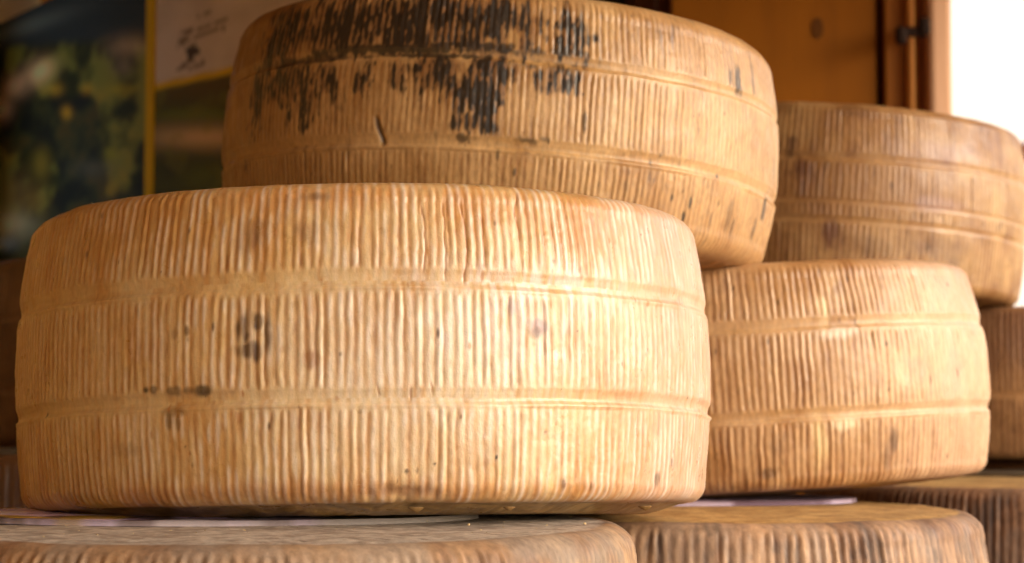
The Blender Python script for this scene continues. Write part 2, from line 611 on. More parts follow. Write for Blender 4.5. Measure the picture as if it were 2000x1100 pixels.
def face_tone(I, c, a, b, scale=.01, amt=.8):
    """tone of the flat faces"""
    f = fbm(I['xx'] / scale, I['yy'] / scale, I['seed'] + 900, None, 4)
    t = mixc(lin(a), lin(b), sstep(.33, .67, f * .45 + (I['wv'] + .5) * .55))
    cap = np.abs(I['K']) * amt
    return mixc(c, t, cap * np.ones_like(I['Z']))


# --- pale front wheel
W1 = Wheel(-.0851, 1.2023, .0232, .2, .1605, -.0569, -.012, kt=.047, kb=.026, rc=.0105, dome=(.0, .004))


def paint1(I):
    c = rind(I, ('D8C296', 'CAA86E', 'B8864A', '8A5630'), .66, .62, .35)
    T = I['T']
    # rind tones plus painted side light: left flank darkened golden, right peach, middle cream
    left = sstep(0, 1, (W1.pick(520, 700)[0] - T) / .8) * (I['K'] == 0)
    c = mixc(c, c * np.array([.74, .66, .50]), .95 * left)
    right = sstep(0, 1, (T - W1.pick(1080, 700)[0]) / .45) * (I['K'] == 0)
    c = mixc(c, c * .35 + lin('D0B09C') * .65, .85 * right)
    cream = blob(I, 860, 720, .095, .060, .9, .25, 1)
    c = mixc(c, lin('D8CEBC'), .75 * cream * (.35 + .65 * I['p']))
    blm = fbm(I['q'](256), I['Z'] / .018 + 5 * I['sec'], 733, 256, 3)
    blz = np.maximum(blob(I, 1060, 560, .06, .014, .9, .6, 51), .8 * blob(I, 1000, 640, .045, .022, .9, .6, 52))
    c = mixc(c, lin('E0D2CC'), .6 * blz * sstep(.42, .62, blm + .12 * I['p']))
    c = mixc(c, lin('E2D8C8'), .6 * sstep(.42, .62, blm) * I['p'] ** 1.5 * (1 - .75 * left) * (1 - I['bm']))
    drip = sstep(.55, .70, fbm(I['q'](256), I['Z'] / .026 + 9 * I['sec'], 751, 256, 3)) * (1 - .6 * I['p'])
    c = mixc(c, lin('B27C3C'), .42 * drip * (1 - .5 * left))
    pink = np.maximum(blob(I, 1130, 440, .045, .014, .8, .5, 2), .8 * blob(I, 1190, 720, .022, .02, .9, .6, 3))
    c = mixc(c, lin('C68A5E'), .5 * pink * (1.1 - .7 * I['p']))
    org = np.maximum(blob(I, 930, 400, .03, .010, .9, .6, 4), blob(I, 640, 380, .06, .008, .9, .6, 5))
    c = mixc(c, lin('B67C42'), .5 * org * (1.1 - .6 * I['p']))
    # dark ring-shaped smudge
    g = (np.maximum.reduce([blob(I, 505, 627, .004, .0055, .5, .5, 6), blob(I, 482, 640, .003, .010, .5, .4, 7), blob(I, 526, 650, .0025, .012, .5, .3, 8),
                            blob(I, 487, 684, .0075, .0045, .5, .4, 9), blob(I, 506, 690, .003, .006, .5, .3, 10), blob(I, 470, 650, .0025, .008, .7, .4, 11)]))
    c = mixc(c, lin('5E4836'), .95 * g * (.55 + .45 * sstep(.3, .6, fbm(I['q'](256), I['Z'] / .01, 741, 256, 2))) * (1.1 - .45 * I['p']))
    for (x, y, rx, ry, a, col) in ((290, 763, .003, .0022, .9, '3A2E20'), (305, 762, .003, .002, .7, '4A3A28'), (340, 764, .005, .0026, .65, '4A3A28'), (398, 763, .0045, .0028, .85, '3E3022'),
                                   (370, 763, .004, .002, .6, '4A3A28'), (345, 805, .008, .0025, .5, '6A4A28'), (332, 822, .0018, .005, .6, '4E3E2C'), (350, 825, .0016, .004, .5, '4E3E2C'),
                                   (95, 812, .0012, .0014, .95, '2A2016'), (620, 380, .008, .003, .6, '6A4C34'), (1050, 640, .007, .005, .55, '8C7080'), (1043, 652, .004, .003, .5, '705848'),
                                   (1000, 598, .003, .005, .4, '9A8494'), (970, 893, .0009, .0014, .95, '2A2018'), (850, 906, .0009, .001, .9, '3A2A1C'), (795, 921, .0009, .001, .8, '3A2A1C'),
                                   (1065, 845, .0016, .0014, .7, '7A4420'), (608, 703, .004, .005, .55, '8E5A34'), (370, 648, .0022, .003, .7, '5C4228'), (420, 640, .001, .003, .8, '5C4228'),
                                   (345, 655, .0022, .003, .5, '6E5030'), (1338, 778, .0009, .0009, .95, '2A2018'), (250, 880, .012, .004, .3, '7A5A3A'), (500, 445, .006, .008, .35, '6E5248'),
                                   (600, 450, .006, .007, .4, '7A5A48'), (480, 470, .008, .01, .3, '7A5A48'), (1290, 935, .003, .004, .6, '4A3624'), (1315, 900, .0016, .003, .6, '4A3624'),
                                   (1105, 945, .0012, .003, .7, '4A3220'), (1160, 950, .0012, .003, .6, '4A3220')):
        c = mixc(c, lin(col), a * blob(I, x, y, rx, ry, .6, .5, int(x)))
    c = specks(I, c, 70, '4A3018', 11, .0008)
    c = specks(I, c, 60, 'A8703C', 12, .0013)
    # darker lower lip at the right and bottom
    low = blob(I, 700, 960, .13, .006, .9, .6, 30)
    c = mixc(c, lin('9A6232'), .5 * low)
    c = face_tone(I, c, '7E6236', 'B2925A', .012, .9)
    D = np.zeros_like(I['Z'])
    for pts in (((870, 395), (868, 470), (872, 545)), ((905, 390), (912, 470), (908, 555)), ((828, 400), (830, 470), (828, 530)), ((945, 420), (944, 480), (946, 522)),
                ((1020, 375), (1012, 420), (1018, 470)), ((735, 755), (742, 775)), ((800, 755), (804, 785)), ((838, 745), (846, 772))):
        D, c = crack(I, D, c, pts, .00045, .0006, 'A0622C')
    # torn patch on the lower lip
    D = D - .002 * blob(I, 785, 962, .018, .0045, .8, .5, 44)
    c = mixc(c, lin('7A5238'), .45 * blob(I, 785, 962, .017, .0028, .7, .6, 45))
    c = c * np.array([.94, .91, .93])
    # ribs die out on the right flank and are rubbed flat in places
    D = D - I['rib'] * .8 * sstep(0, 1, (T - W1.pick(1230, 700)[0]) / .25) * (I['K'] == 0)
    return c, D


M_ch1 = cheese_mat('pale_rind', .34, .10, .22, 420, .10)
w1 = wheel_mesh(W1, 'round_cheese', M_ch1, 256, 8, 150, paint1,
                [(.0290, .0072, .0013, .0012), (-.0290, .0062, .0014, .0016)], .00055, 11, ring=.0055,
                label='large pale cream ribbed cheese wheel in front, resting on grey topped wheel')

# oily beads hanging from the underside, each its own part
M_bead = cheese_mat('drip_rind', .4, .1, .1)


def bead(parent, W, px, py, r):
    d = W.A.T @ ray(px, py)
    o = W.A.T @ (np.array([0, 0, CAMZ]) - W.c)
    t = (-W.H / 2 - .0005 - o[2]) / d[2]
    pt = o + t * d
    n, m = 14, 7
    V, Fc = [], []
    for i in range(m + 1):
        u = i / m
        rr = r * 1.3 * (1 - u ** 1.6) + .00005
        for j in range(n):
            b = 2 * math.pi * j / n
            k = 1 + .18 * math.sin(3 * b + 900 * r)
            V.append((rr * k * math.cos(b) * 1.4 + r * .5 * u, rr * k * math.sin(b), r * .4 - r * 1.25 * u))
    for i in range(m):
        for j in range(n):
            Fc.append((i * n + j, i * n + (j + 1) % n, (i + 1) * n + (j + 1) % n, (i + 1) * n + j))
    o2 = link_mesh('oil_drip', V, Fc, M_bead, parent, True)
    ca = o2.data.color_attributes.new('pigment', 'FLOAT_COLOR', 'POINT')
    col = lin('7E6036')
    ca.data.foreach_set('color', np.tile(np.append(col, 1), len(V)).astype(np.float32))
    o2.location = pt
    return o2


# beads sit on the front part of the underside
for (a, rad, rr) in ((281.5, .180, .0021), (297, .181, .0017), (326, .186, .0020)):
    t = math.radians(a)
    b0 = bead(w1, W1, 800, 990, rr)
    b0.location = (rad * math.cos(t), rad * math.sin(t), -W1.H / 2 - .0028)

# --- ink-stained wheel on top
W2 = Wheel(-.0081, 1.4801, .1845, .2, .155, -.04, .0633, kt=.055, kb=.06, rc=.016, dome=(.014, .006))


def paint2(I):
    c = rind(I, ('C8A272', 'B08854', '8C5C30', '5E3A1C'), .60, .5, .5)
    T = I['T']
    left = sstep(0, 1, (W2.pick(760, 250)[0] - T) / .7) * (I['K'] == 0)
    c = mixc(c, c * np.array([.56, .49, .38]), .9 * left)  # left flank darkened in the pigment, away from the light
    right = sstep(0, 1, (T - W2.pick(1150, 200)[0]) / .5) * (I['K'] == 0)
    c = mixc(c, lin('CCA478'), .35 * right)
    q, Z = I['q'], I['Z']
    n = I['nrib']
    st = fbm(q(n), Z / .030 + 13 * I['sec'], 700, n, 2)
    st2 = fbm(q(n * 2), Z / .005, 705, n * 2, 2)
    patch = fbm(q(60), Z / .02, 709, 60, 3)
    m = np.zeros_like(Z)
    for (x, y, rx, ry, a) in ((640, 55, .050, .019, 1.0), (800, 40, .045, .020, 1.05), (900, 55, .040, .018, 1.0), (540, 90, .022, .022, .9), (1040, 60, .012, .022, .75), (1120, 70, .014, .016, .8), (980, 30, .030, .012, .9),
                              (560, 160, .026, .017, .9), (600, 205, .016, .014, .9), (505, 190, .012, .024, .85), (640, 160, .014, .012, .8), (720, 150, .012, .012, .65), (780, 150, .010, .010, .75), (860, 150, .022, .016, .85),
                              (935, 180, .018, .022, 1.0), (925, 240, .014, .008, .8), (1060, 160, .010, .012, .7), (1110, 165, .010, .010, .75), (960, 145, .014, .014, 1.0)):
        m = np.maximum(m, a * blob(I, x, y, rx * 1.15, ry * 1.2, .95, .5, int(x)))
    v = (1 - I['p']) * (1 - I['bm'])
    ink = sstep(.30, .68, m * .72 + .36 * (v - .4) * (1 - I['bm']) + 1.0 * (st - .5) + .5 * (patch - .5) + .95 * (st2 - .5)) * sstep(.12, .4, m)
    halo = sstep(.20, .55, m * .85 + .8 * (st - .5) + .5 * (st2 - .5) + .4 * (patch - .5))
    c = mixc(c, lin('5A4230'), .62 * halo)
    for (x, y, rx, ry, a) in ((770, 95, .060, .0035, .95), (900, 88, .035, .003, .95), (980, 97, .010, .003, 1), (1045, 100, .006, .003, .9), (1110, 102, .012, .003, .9), (600, 118, .05, .0028, .8), (860, 108, .05, .0018, .9),
                              (905, 270, .006, .0028, .8), (1025, 275, .006, .0028, .7), (1060, 272, .004, .002, .6), (1445, 158, .0055, .013, .9), (1428, 150, .0025, .008, .7), (1475, 150, .003, .014, .5),
                              (1352, 395, .0015, .004, .9), (1343, 425, .0014, .004, .9), (1400, 345, .0013, .0012, .9), (1316, 385, .0013, .003, .9), (1492, 415, .004, .010, .8), (1480, 450, .003, .008, .6), (1505, 330, .004, .012, .5), (1005, 335, .0015, .003, .8),
                              (1140, 240, .0015, .006, .7), (480, 320, .003, .006, .6), (1430, 420, .004, .010, .35), (1440, 440, .003, .006, .4)):
        ink = np.maximum(ink, a * blob(I, x, y, rx, ry, .5, .7, int(x) + 1) * sstep(.25, .5, st2 + .25))
    c = mixc(c, lin('211C18'), .93 * ink)
    grime = sstep(.35, .7, m + .5 * (patch - .5))
    c = mixc(c, lin('8A5A34'), .30 * grime * (1 - ink))
    c = specks(I, c, 60, '2E2016', 21, .0012)
    c = face_tone(I, c, '7A5226', 'A8763C', .012, .9)
    D = ink * .0005 * (st2 - .35)
    D, c = crack(I, D, c, ((738, 228), (742, 250), (750, 285)), .0016, .0022, '1E1612')
    return c, D


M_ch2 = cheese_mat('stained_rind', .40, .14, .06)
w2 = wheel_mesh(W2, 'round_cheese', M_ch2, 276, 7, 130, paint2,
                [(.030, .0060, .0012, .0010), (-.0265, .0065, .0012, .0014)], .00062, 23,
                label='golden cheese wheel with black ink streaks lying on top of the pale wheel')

# --- tilted wheel at the right
W4 = Wheel(.167, 1.60, .0181, .2, .158, -.0231, -.0625, kt=.065, kb=.05, rc=.012, dome=(.006, .006))


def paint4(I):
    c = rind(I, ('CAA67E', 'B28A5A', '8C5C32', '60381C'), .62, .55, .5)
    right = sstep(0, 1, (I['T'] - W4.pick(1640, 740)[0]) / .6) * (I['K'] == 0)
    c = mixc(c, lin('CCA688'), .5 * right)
    for (x, y, rx, ry, a, col) in ((1640, 565, .006, .006, .6, '6A4630'), (1750, 860, .004, .010, .7, '4E3422'), (1740, 890, .004, .012, .5, '5A3C26'), (1560, 735, .010, .014, .35, '8A5A30'), (1520, 880, .006, .012, .4, '6A4020'),
                                   (1790, 720, .010, .010, .35, '8E6A50'), (1710, 740, .006, .010, .4, '8E6A50'), (1860, 730, .016, .02, .3, 'C09080'), (1640, 650, .014, .005, .6, 'E6D4C0'), (1500, 925, .008, .005, .6, '4A3020'),
                                   (1610, 610, .004, .012, .6, 'EAD2A8'), (1600, 860, .006, .02, .5, 'E0C690'), (1650, 830, .012, .004, .6, 'ECD8B4')):
        c = mixc(c, lin(col), a * blob(I, x, y, rx, ry, .7, .5, int(x)))
    c = specks(I, c, 60, '4A3018', 31, .0013)
    c = face_tone(I, c, '8A6430', 'B28A50', .012, .9)
    return c, np.zeros_like(I['Z'])


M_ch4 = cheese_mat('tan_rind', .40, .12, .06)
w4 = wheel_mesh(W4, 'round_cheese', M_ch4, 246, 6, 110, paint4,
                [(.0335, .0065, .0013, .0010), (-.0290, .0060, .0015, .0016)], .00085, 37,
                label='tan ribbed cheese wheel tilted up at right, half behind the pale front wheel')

# --- brown wheel on top at the far right
W3 = Wheel(.3242, 2.10, .2016, .2, .172, 0, .0689, kt=.07, kb=.025, rc=.012, dome=(.012, .006))


def paint3(I):
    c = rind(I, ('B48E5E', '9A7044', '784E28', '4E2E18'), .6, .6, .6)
    for (x, y, rx, ry, a, col) in ((1545, 285, .006, .012, .8, '4A2A16'), (1565, 330, .006, .012, .7, '55301A'), (1575, 350, .008, .02, .4, '6A3A20'), (1620, 455, .008, .016, .75, '55281A'), (1670, 215, .02, .008, .5, '6A4424'),
                                   (1700, 480, .03, .012, .4, '5A3A22'), (1830, 485, .04, .012, .5, '6A4A34'), (1850, 300, .05, .012, .35, '96787A'), (1830, 400, .03, .008, .35, 'A08488'), (1860, 520, .008, .01, .6, '4A2E1E'),
                                   (1900, 290, .008, .006, .4, '6A4434'), (1930, 250, .008, .004, .4, '6A4434')):
        c = mixc(c, lin(col), a * blob(I, x, y, rx, ry, .7, .4, int(x)))
    c = specks(I, c, 40, '40261a', 41, .0018)
    c = face_tone(I, c, '6A4A22', '8E6632', .012, .9)
    return c, np.zeros_like(I['Z'])


M_ch3 = cheese_mat('brown_rind', .42, .14, .04)
w3 = wheel_mesh(W3, 'round_cheese', M_ch3, 215, 6, 90, paint3,
                [(.0325, .006, .0014, .0012), (-.0090, .003, .0009, .0008), (-.0270, .004, .0012, .0010)], .0008, 43,
                label='brown ribbed cheese wheel at far right, topmost there, against the bright sky')

# --- dark wheel at the right edge under it
W5 = Wheel(.555, 2.20, .0265, .2, .150, 0, 0, kt=.03, kb=.03, rc=.010, dome=(.004, .004))


def paint5(I):
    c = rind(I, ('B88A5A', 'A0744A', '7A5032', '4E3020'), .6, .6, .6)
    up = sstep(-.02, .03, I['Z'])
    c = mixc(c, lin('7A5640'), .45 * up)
    c = face_tone(I, c, '6A4A2A', '8A6840', .012, .9)
    return c, np.zeros_like(I['Z'])


W10 = Wheel(.56, 2.32, -.0535 - .08, .2, .160, 0, 0, kt=.04, kb=.03, rc=.012, dome=(.0, .001))
w10 = wheel_mesh(W10, 'round_cheese', M_ch3, 215, 4, 60, paint5, [(-.012, .005, .001, .001)], .0013, 57, back_seg=2,
                 label='shadowed cheese wheel at the right edge in the bottom layer, carrying the dark one')
w5 = wheel_mesh(W5, 'round_cheese', M_ch3, 215, 4, 60, paint5, [(-.012, .005, .001, .001)], .0013, 53, back_seg=2,
                label='dark cheese wheel at the right edge under the topmost brown wheel')

# --- shaded wheel at the left edge and the one below it
W6 = Wheel(-.372, 2.15, .056, .2, .190, 0, -.02, kt=.07, kb=.03, rc=.02, dome=(.004, .004))


def paint6(I):
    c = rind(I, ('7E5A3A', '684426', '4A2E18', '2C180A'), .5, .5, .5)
    c = face_tone(I, c, '6A4A2A', '8A6840', .012, .9)
    return c, np.zeros_like(I['Z'])


w6 = wheel_mesh(W6, 'round_cheese', M_ch3, 230, 4, 60, paint6, [(.034, .005, .001, .001), (-.036, .005, .001, .001)], .0008, 59, back_seg=2,
                label='shaded brown cheese wheel at the left edge, behind the pale front wheel')
W0 = Wheel(-.47, 1.98, -.040 - .0925, .2, .185, 0, 0, kt=.05, kb=.04, rc=.014, dome=(.0, .001))
w0 = wheel_mesh(W0, 'round_cheese', M_ch3, 150, 4, 60, paint6, [(-.03, .005, .001, .001)], .0022, 61, back_seg=2,
                label='dark cheese wheel in the bottom left corner under the shaded brown wheel', side_only_top=.12)

# --- bottom layer
W7 = Wheel(-.133, 1.065, -.0585 - .083, .2, .166, 0, 0, kt=.035, kb=.03, rc=.014, dome=(.0, .0005))


def paint7(I):
    c = rind(I, ('A88662', '8E6C50', '70503C', '4A3428'), .5, .6, .5)
    gr = sstep(.4, .7, fbm(I['q'](40), I['Z'] / .02, 811, 40, 4))
    c = mixc(c, lin('8E8072'), .6 * gr)
    c = face_tone(I, c, '94867A', 'CABEB0', .010, 1.0)
    c = face_tone(I, c, '84766A', 'B0A294', .05, .35)
    # warmer along the rim
    rimr = sstep(.86, .95, I['rp'] / I['R']) * (I['K'] == 1)
    c = mixc(c, lin('A0714E'), .55 * rimr * sstep(.4, .6, fbm(I['q'](30), I['Z'] / .01, 815, 30, 3)))
    return c, np.zeros_like(I['Z'])


M_ch7 = cheese_mat('grey_rind', .6, .2, 0, 300, .05)
w7 = wheel_mesh(W7, 'round_cheese', M_ch7, 215, 6, 50, paint7, [(.0, .006, .001, .001)], .0016, 67, back_seg=2, capn=50, capweave=.0008, rough_amp=.0016,
                label='grey brown cheese wheel at bottom left carrying the pale wheel, labelled on top', side_only_top=.05)

W8 = Wheel(.118, 1.385, -.0665 - .079, .2, .158, 0, .004, kt=.05, kb=.03, rc=.014, dome=(.0, .001))


def paint8(I):
    c = rind(I, ('B69270', '9A7656', '6E4E3A', '3E2A20'), .75, .6, .6)
    gr = sstep(.42, .68, fbm(I['q'](70), I['Z'] / .03, 821, 70, 4))
    c = mixc(c, lin('857264'), .5 * gr)
    dk = sstep(.55, .75, fbm(I['q'](90), I['Z'] / .02, 825, 90, 3))
    c = mixc(c, lin('3E3430'), .6 * dk * (1 - .6 * I['p']))
    c = face_tone(I, c, '9A7440', 'C49E62', .016, 1.0)
    rimr = sstep(.90, .96, I['rp'] / I['R']) * (I['K'] == 1)
    c = mixc(c, lin('8A6446'), .5 * rimr)
    return c, np.zeros_like(I['Z'])


w8 = wheel_mesh(W8, 'round_cheese', M_ch7, 178, 8, 70, paint8, [(-.045, .006, .001, .001)], .0021, 71, back_seg=2, capn=40, rough_amp=.0015,
                label='brown deeply ribbed cheese wheel at bottom centre right with pale paper label', side_only_top=.07)

W9 = Wheel(.49, 1.86, -.0635 - .08, .23, .16, 0, 0, kt=.04, kb=.03, rc=.012, dome=(.0, .001))
w9 = wheel_mesh(W9, 'round_cheese', M_ch7, 210, 5, 50, paint8, [(-.045, .006, .001, .001)], .0020, 83, back_seg=2,
                label='brown cheese wheel at the bottom right corner, behind the deeply ribbed one', side_only_top=.09)


# ---------------------------------------------------------------- paper labels on the bottom wheels
def paper(parent, name, cx, cy, rx, ry, zl, colour, rot=0, M=None, n=180, m=70):
    """thin round paper sheet, slightly cockled, with printed rings and lettering in its colour layer"""
    rr = np.linspace(0.01, 1, m)
    aa = np.linspace(0, 2 * math.pi, n, endpoint=False)
    A, Rr = np.meshgrid(aa, rr)
    u, v = Rr * np.cos(A), Rr * np.sin(A)
    c = colour(u, v)
    zz = .0009 + .0007 * (fbm(u * 4 + 9, v * 4 + 9, 5, None, 3))
    P = np.stack([cx + rx * u, cy + ry * v, zl + .0012 + zz], -1).reshape(-1, 3)
    under = np.stack([cx + rx * np.cos(aa), cy + ry * np.sin(aa), np.full(n, zl - .0004)], -1)
    P = np.concatenate([P, under])
    F = []
    for i in range(m):
        for j in range(n):
            j2 = (j + 1) % n
            F.append((i * n + j, i * n + j2, (i + 1) * n + j2, (i + 1) * n + j) if i < m - 1 else (i * n + j, m * n + j, m * n + j2, i * n + j2))
    F = [f[::-1] for f in F]
    o = link_mesh(name, P, F, M, parent, True)
    ca = o.data.color_attributes.new('print', 'FLOAT_COLOR', 'POINT')
    cc = np.concatenate([c.reshape(-1, 3), c[-1]])
    ca.data.foreach_set('color', np.concatenate([np.clip(cc, .005, .95), np.ones((len(cc), 1))], 1).astype(np.float32).ravel())
    return o


def col_a(u, v):
    s = fbm(u * 6 + 40, v * 3.2 + 40, 401, None, 3)
    w = fbm(u * 6 + 20, v * 9 + 20, 402, None, 4)
    c = mixc(lin('E2D0FA'), lin('C8B4E2'), sstep(.3, .7, w))
    c = mixc(c, lin('3A2422'), .95 * sstep(.45, .52, s))
    c = mixc(c, lin('5A4A40'), sstep(-.25, .25, u) * .6)
    c = mixc(c, lin('F0E8F4'), .9 * sstep(.54, .62, fbm(u * 5 + 3, v * 4 + 3, 405, None, 3)) * (1 - .6 * sstep(-.3, .3, u)))
    gr = sstep(.38, .5, u) * (1 - 0 * u)
    c = mixc(c, lin('5E6236'), .85 * gr)
    # chunky yellow lettering near the rim
    c = mixc(c, lin('B89A20'), .8 * (np.abs(u + .38) < .12) * sstep(.42, .5, w))
    r, a = np.hypot(u, v), np.arctan2(v, u)
    k = (a * 16) % 1.0
    let = (r > .78) * (r < .93) * (k < .62) * (vnoise(a * 40, r * 14, 409) > .38)
    c = mixc(c, lin('D8B020'), .95 * let * ((np.abs(a + .55) < .32) | (np.abs(a + 2.45) < .3)))
    return mixc(c, lin('A89CA0'), .6 * (r > .992))


def col_b(u, v):
    s = fbm(u * 5 + 40, v * 6 + 40, 421, None, 3)
    r = np.hypot(u, v)
    c = mixc(lin('B4A6BC'), lin('9C8CA4'), sstep(.3, .7, s))
    ring = (r > .70) * (r < .80)
    c = mixc(c, lin('6A3A50'), .75 * ring * (vnoise(np.arctan2(v, u) * 30, r * 9, 423) > .3))
    c = mixc(c, lin('5A4652'), .8 * sstep(.50, .58, s))
    return c


def col_c(u, v):
    s = fbm(u * 5 + 40, v * 6 + 40, 431, None, 3)
    return mixc(lin('6E6250'), lin('4E4438'), sstep(.4, .6, s))


M_paper = print_mat('label_paper', .35)
lab = paper(w7, 'paper_label', -.027, .040, .142, .084, .0840, col_a, M=M_paper)
lab2 = paper(w8, 'paper_label', -.022, .092, .150, .085, .0807, col_b, M=M_paper)
lab3 = paper(w9, 'paper_label', .02, .12, .12, .08, .0813, col_c, M=M_paper, n=90, m=30)
lab4 = paper(w0, 'paper_label', -.02, -.075, .10, .08, .0938, col_c, M=M_paper, n=90, m=30)


# ---------------------------------------------------------------- crumbs on the grey wheel
M_crumb = plain_mat('crumb_cheese', 'BCA57C', .7, 0, .2, 400)


def crumb(px, py, r, label):
    d = ray(px, py)
    zt = W7.c[2] + W7.H / 2 + .0012
    t = (zt - CAMZ) / d[2]
    import bmesh
    bm = bmesh.new()
    bmesh.ops.create_icosphere(bm, subdivisions=2, radius=r)
    for v in bm.verts:
        v.co *= random.uniform(.75, 1.2)
        v.co.z *= .75
    me = bpy.data.meshes.new('cheese_crumb')
    bm.to_mesh(me)
    bm.free()
    me.materials.append(M_crumb)
    o = bpy.data.objects.new('cheese_crumb', me)
    COL.objects.link(o)
    o.location = (d[0] * t, d[1] * t, zt + r * .5)
    tag(o, label, 'crumb', 'crumbs on the grey wheel')


crumb(487, 1012, .0016, 'largest pale crumb on the grey wheel, by its paper label')
crumb(915, 1026, .0007, 'tiny white crumb on the grey wheel right of its label')
crumb(1142, 1024, .0008, 'tiny crumb near the right rim of the grey wheel')

g = np.random.default_rng(5)
V, F = [], []
while len(V) < 4 * 130:
    px, py = g.uniform(0, 1180), g.uniform(1000, 1050)
    d = ray(px, py)
    zt = W7.c[2] + W7.H / 2 + .0011
    t = (zt - CAMZ) / d[2]
    q = d * t
    if math.hypot(q[0] - W7.c[0], q[1] - W7.c[1]) > .178:
        continue
    r = g.uniform(.0002, .0006)
    n0 = len(V)
    for _ in range(4):
        V.append((q[0] + g.normal() * r, q[1] + g.normal() * r, zt + CAMZ * 0 + abs(g.normal()) * r * .7))
    F += [(n0, n0 + 1, n0 + 2), (n0, n0 + 2, n0 + 3), (n0, n0 + 3, n0 + 1), (n0 + 1, n0 + 3, n0 + 2)]
tag(link_mesh('crumb_dust', V, F, M_crumb), 'fine pale crumb dust strewn over the grey wheel', 'crumb dust', kind='stuff')

# straw fibres left on the pale wheel's top rim by the basket
V, F = [], []
for _ in range(11):
    t = math.radians(g.uniform(196, 240))
    r0 = W1.R * (1 - W1.kt) - .004 + g.uniform(-.006, .002)
    p0 = np.array([r0 * math.cos(t), r0 * math.sin(t), W1.H / 2 - .001])
    dv = np.array([g.normal() * .5, g.normal() * .5, abs(g.normal()) * .5 + .1])
    dv = dv / np.linalg.norm(dv) * g.uniform(.0015, .0045)
    w = .00012
    n0 = len(V)
    for k in range(4):
        f = k / 3
        cpt = p0 + dv * f + np.array([0, 0, -.0012 * f * f])
        ww = w * (1 - .7 * f)
        for (a, b) in ((1, 0), (-.5, .87), (-.5, -.87)):
            V.append(tuple(cpt + np.array([a * ww, b * ww, ww * .3 * a])))
    for k in range(3):
        for j in range(3):
            a, b = n0 + k * 3 + j, n0 + k * 3 + (j + 1) % 3
            F.append((a, b, b + 3, a + 3))
fb = link_mesh('straw_fibre', V, F, plain_mat('straw', 'D8C8A4', .6), w1)
fb['kind'] = 'stuff'

# ---------------------------------------------------------------- landscape poster board at the left
PA = np.array([-.78, 3.05])               # plan of the board's two ends
PBn = np.array([-.17, 2.10])
pd = PBn - PA
PL = np.linalg.norm(pd)
pd = pd / PL
pn = np.array([-pd[1], pd[0]]) * -1        # faces the camera
if pn[1] > 0:
    pn = -pn


def plan_hit(px, py):
    d = ray(px, py)
    t = (pn @ PA) / (pn @ d[:2])
    p = d * t
    return (p[:2] - PA) @ pd, p[2]         # metres along the board, height about the camera


poster = empty('landscape_poster', (PA[0], PA[1], CAMZ))
poster.rotation_euler = (0, 0, math.atan2(pd[1], pd[0]))
tag(poster, 'dark mountain landscape poster with yellow dividing line at upper left', 'poster')
M_print = print_mat('poster_print', .8)
M_yel = plain_mat('yellow_print', 'E0B408', .9, 0, .05)
M_cardb = plain_mat('board_edge', '4A3A2A', .7)
s300, _ = plan_hit(296, 100)
_, z_top0 = plan_hit(50, 22)
ztop = z_top0
zbot = -.45
# local frame: x along the board, -y towards the camera


def panel(name, x0, x1, z0, z1, y, colour, nx, nz):
    X, Zg = np.meshgrid(np.linspace(x0, x1, nx), np.linspace(z0, z1, nz))
    # photograph coordinates of the print, only to say where its motifs lie
    P = np.stack([PA[0] + pd[0] * X, PA[1] + pd[1] * X, Zg], -1)
    cth, sth = math.cos(PITCH), math.sin(PITCH)
    dd = P[..., 1] * cth + P[..., 2] * sth
    mx, my = 1000 + 4000 * P[..., 0] / dd, 550 - 4000 * (-P[..., 1] * sth + P[..., 2] * cth) / dd
    c = colour(mx, my, X, Zg)
    V = np.stack([X, np.full_like(X, y), Zg], -1).reshape(-1, 3)
    b = np.arange(nx * nz).reshape(nz, nx)
    F = np.stack([b[:-1, :-1], b[:-1, 1:], b[1:, 1:], b[1:, :-1]], -1).reshape(-1, 4)
    o = link_mesh(name, V, F, M_print, poster)
    ca = o.data.color_attributes.new('print', 'FLOAT_COLOR', 'POINT')
    ca.data.foreach_set('color', np.concatenate([np.clip(c.reshape(-1, 3), .003, .95), np.ones((nx * nz, 1))], 1).astype(np.float32).ravel())
    return o


def spot(mx, my, x, y, rx, ry, a=0.0):
    ca, sa = math.cos(a), math.sin(a)
    u, v = ((mx - x) * ca + (my - y) * sa) / rx, (-(mx - x) * sa + (my - y) * ca) / ry
    return np.exp(-(u * u + v * v))


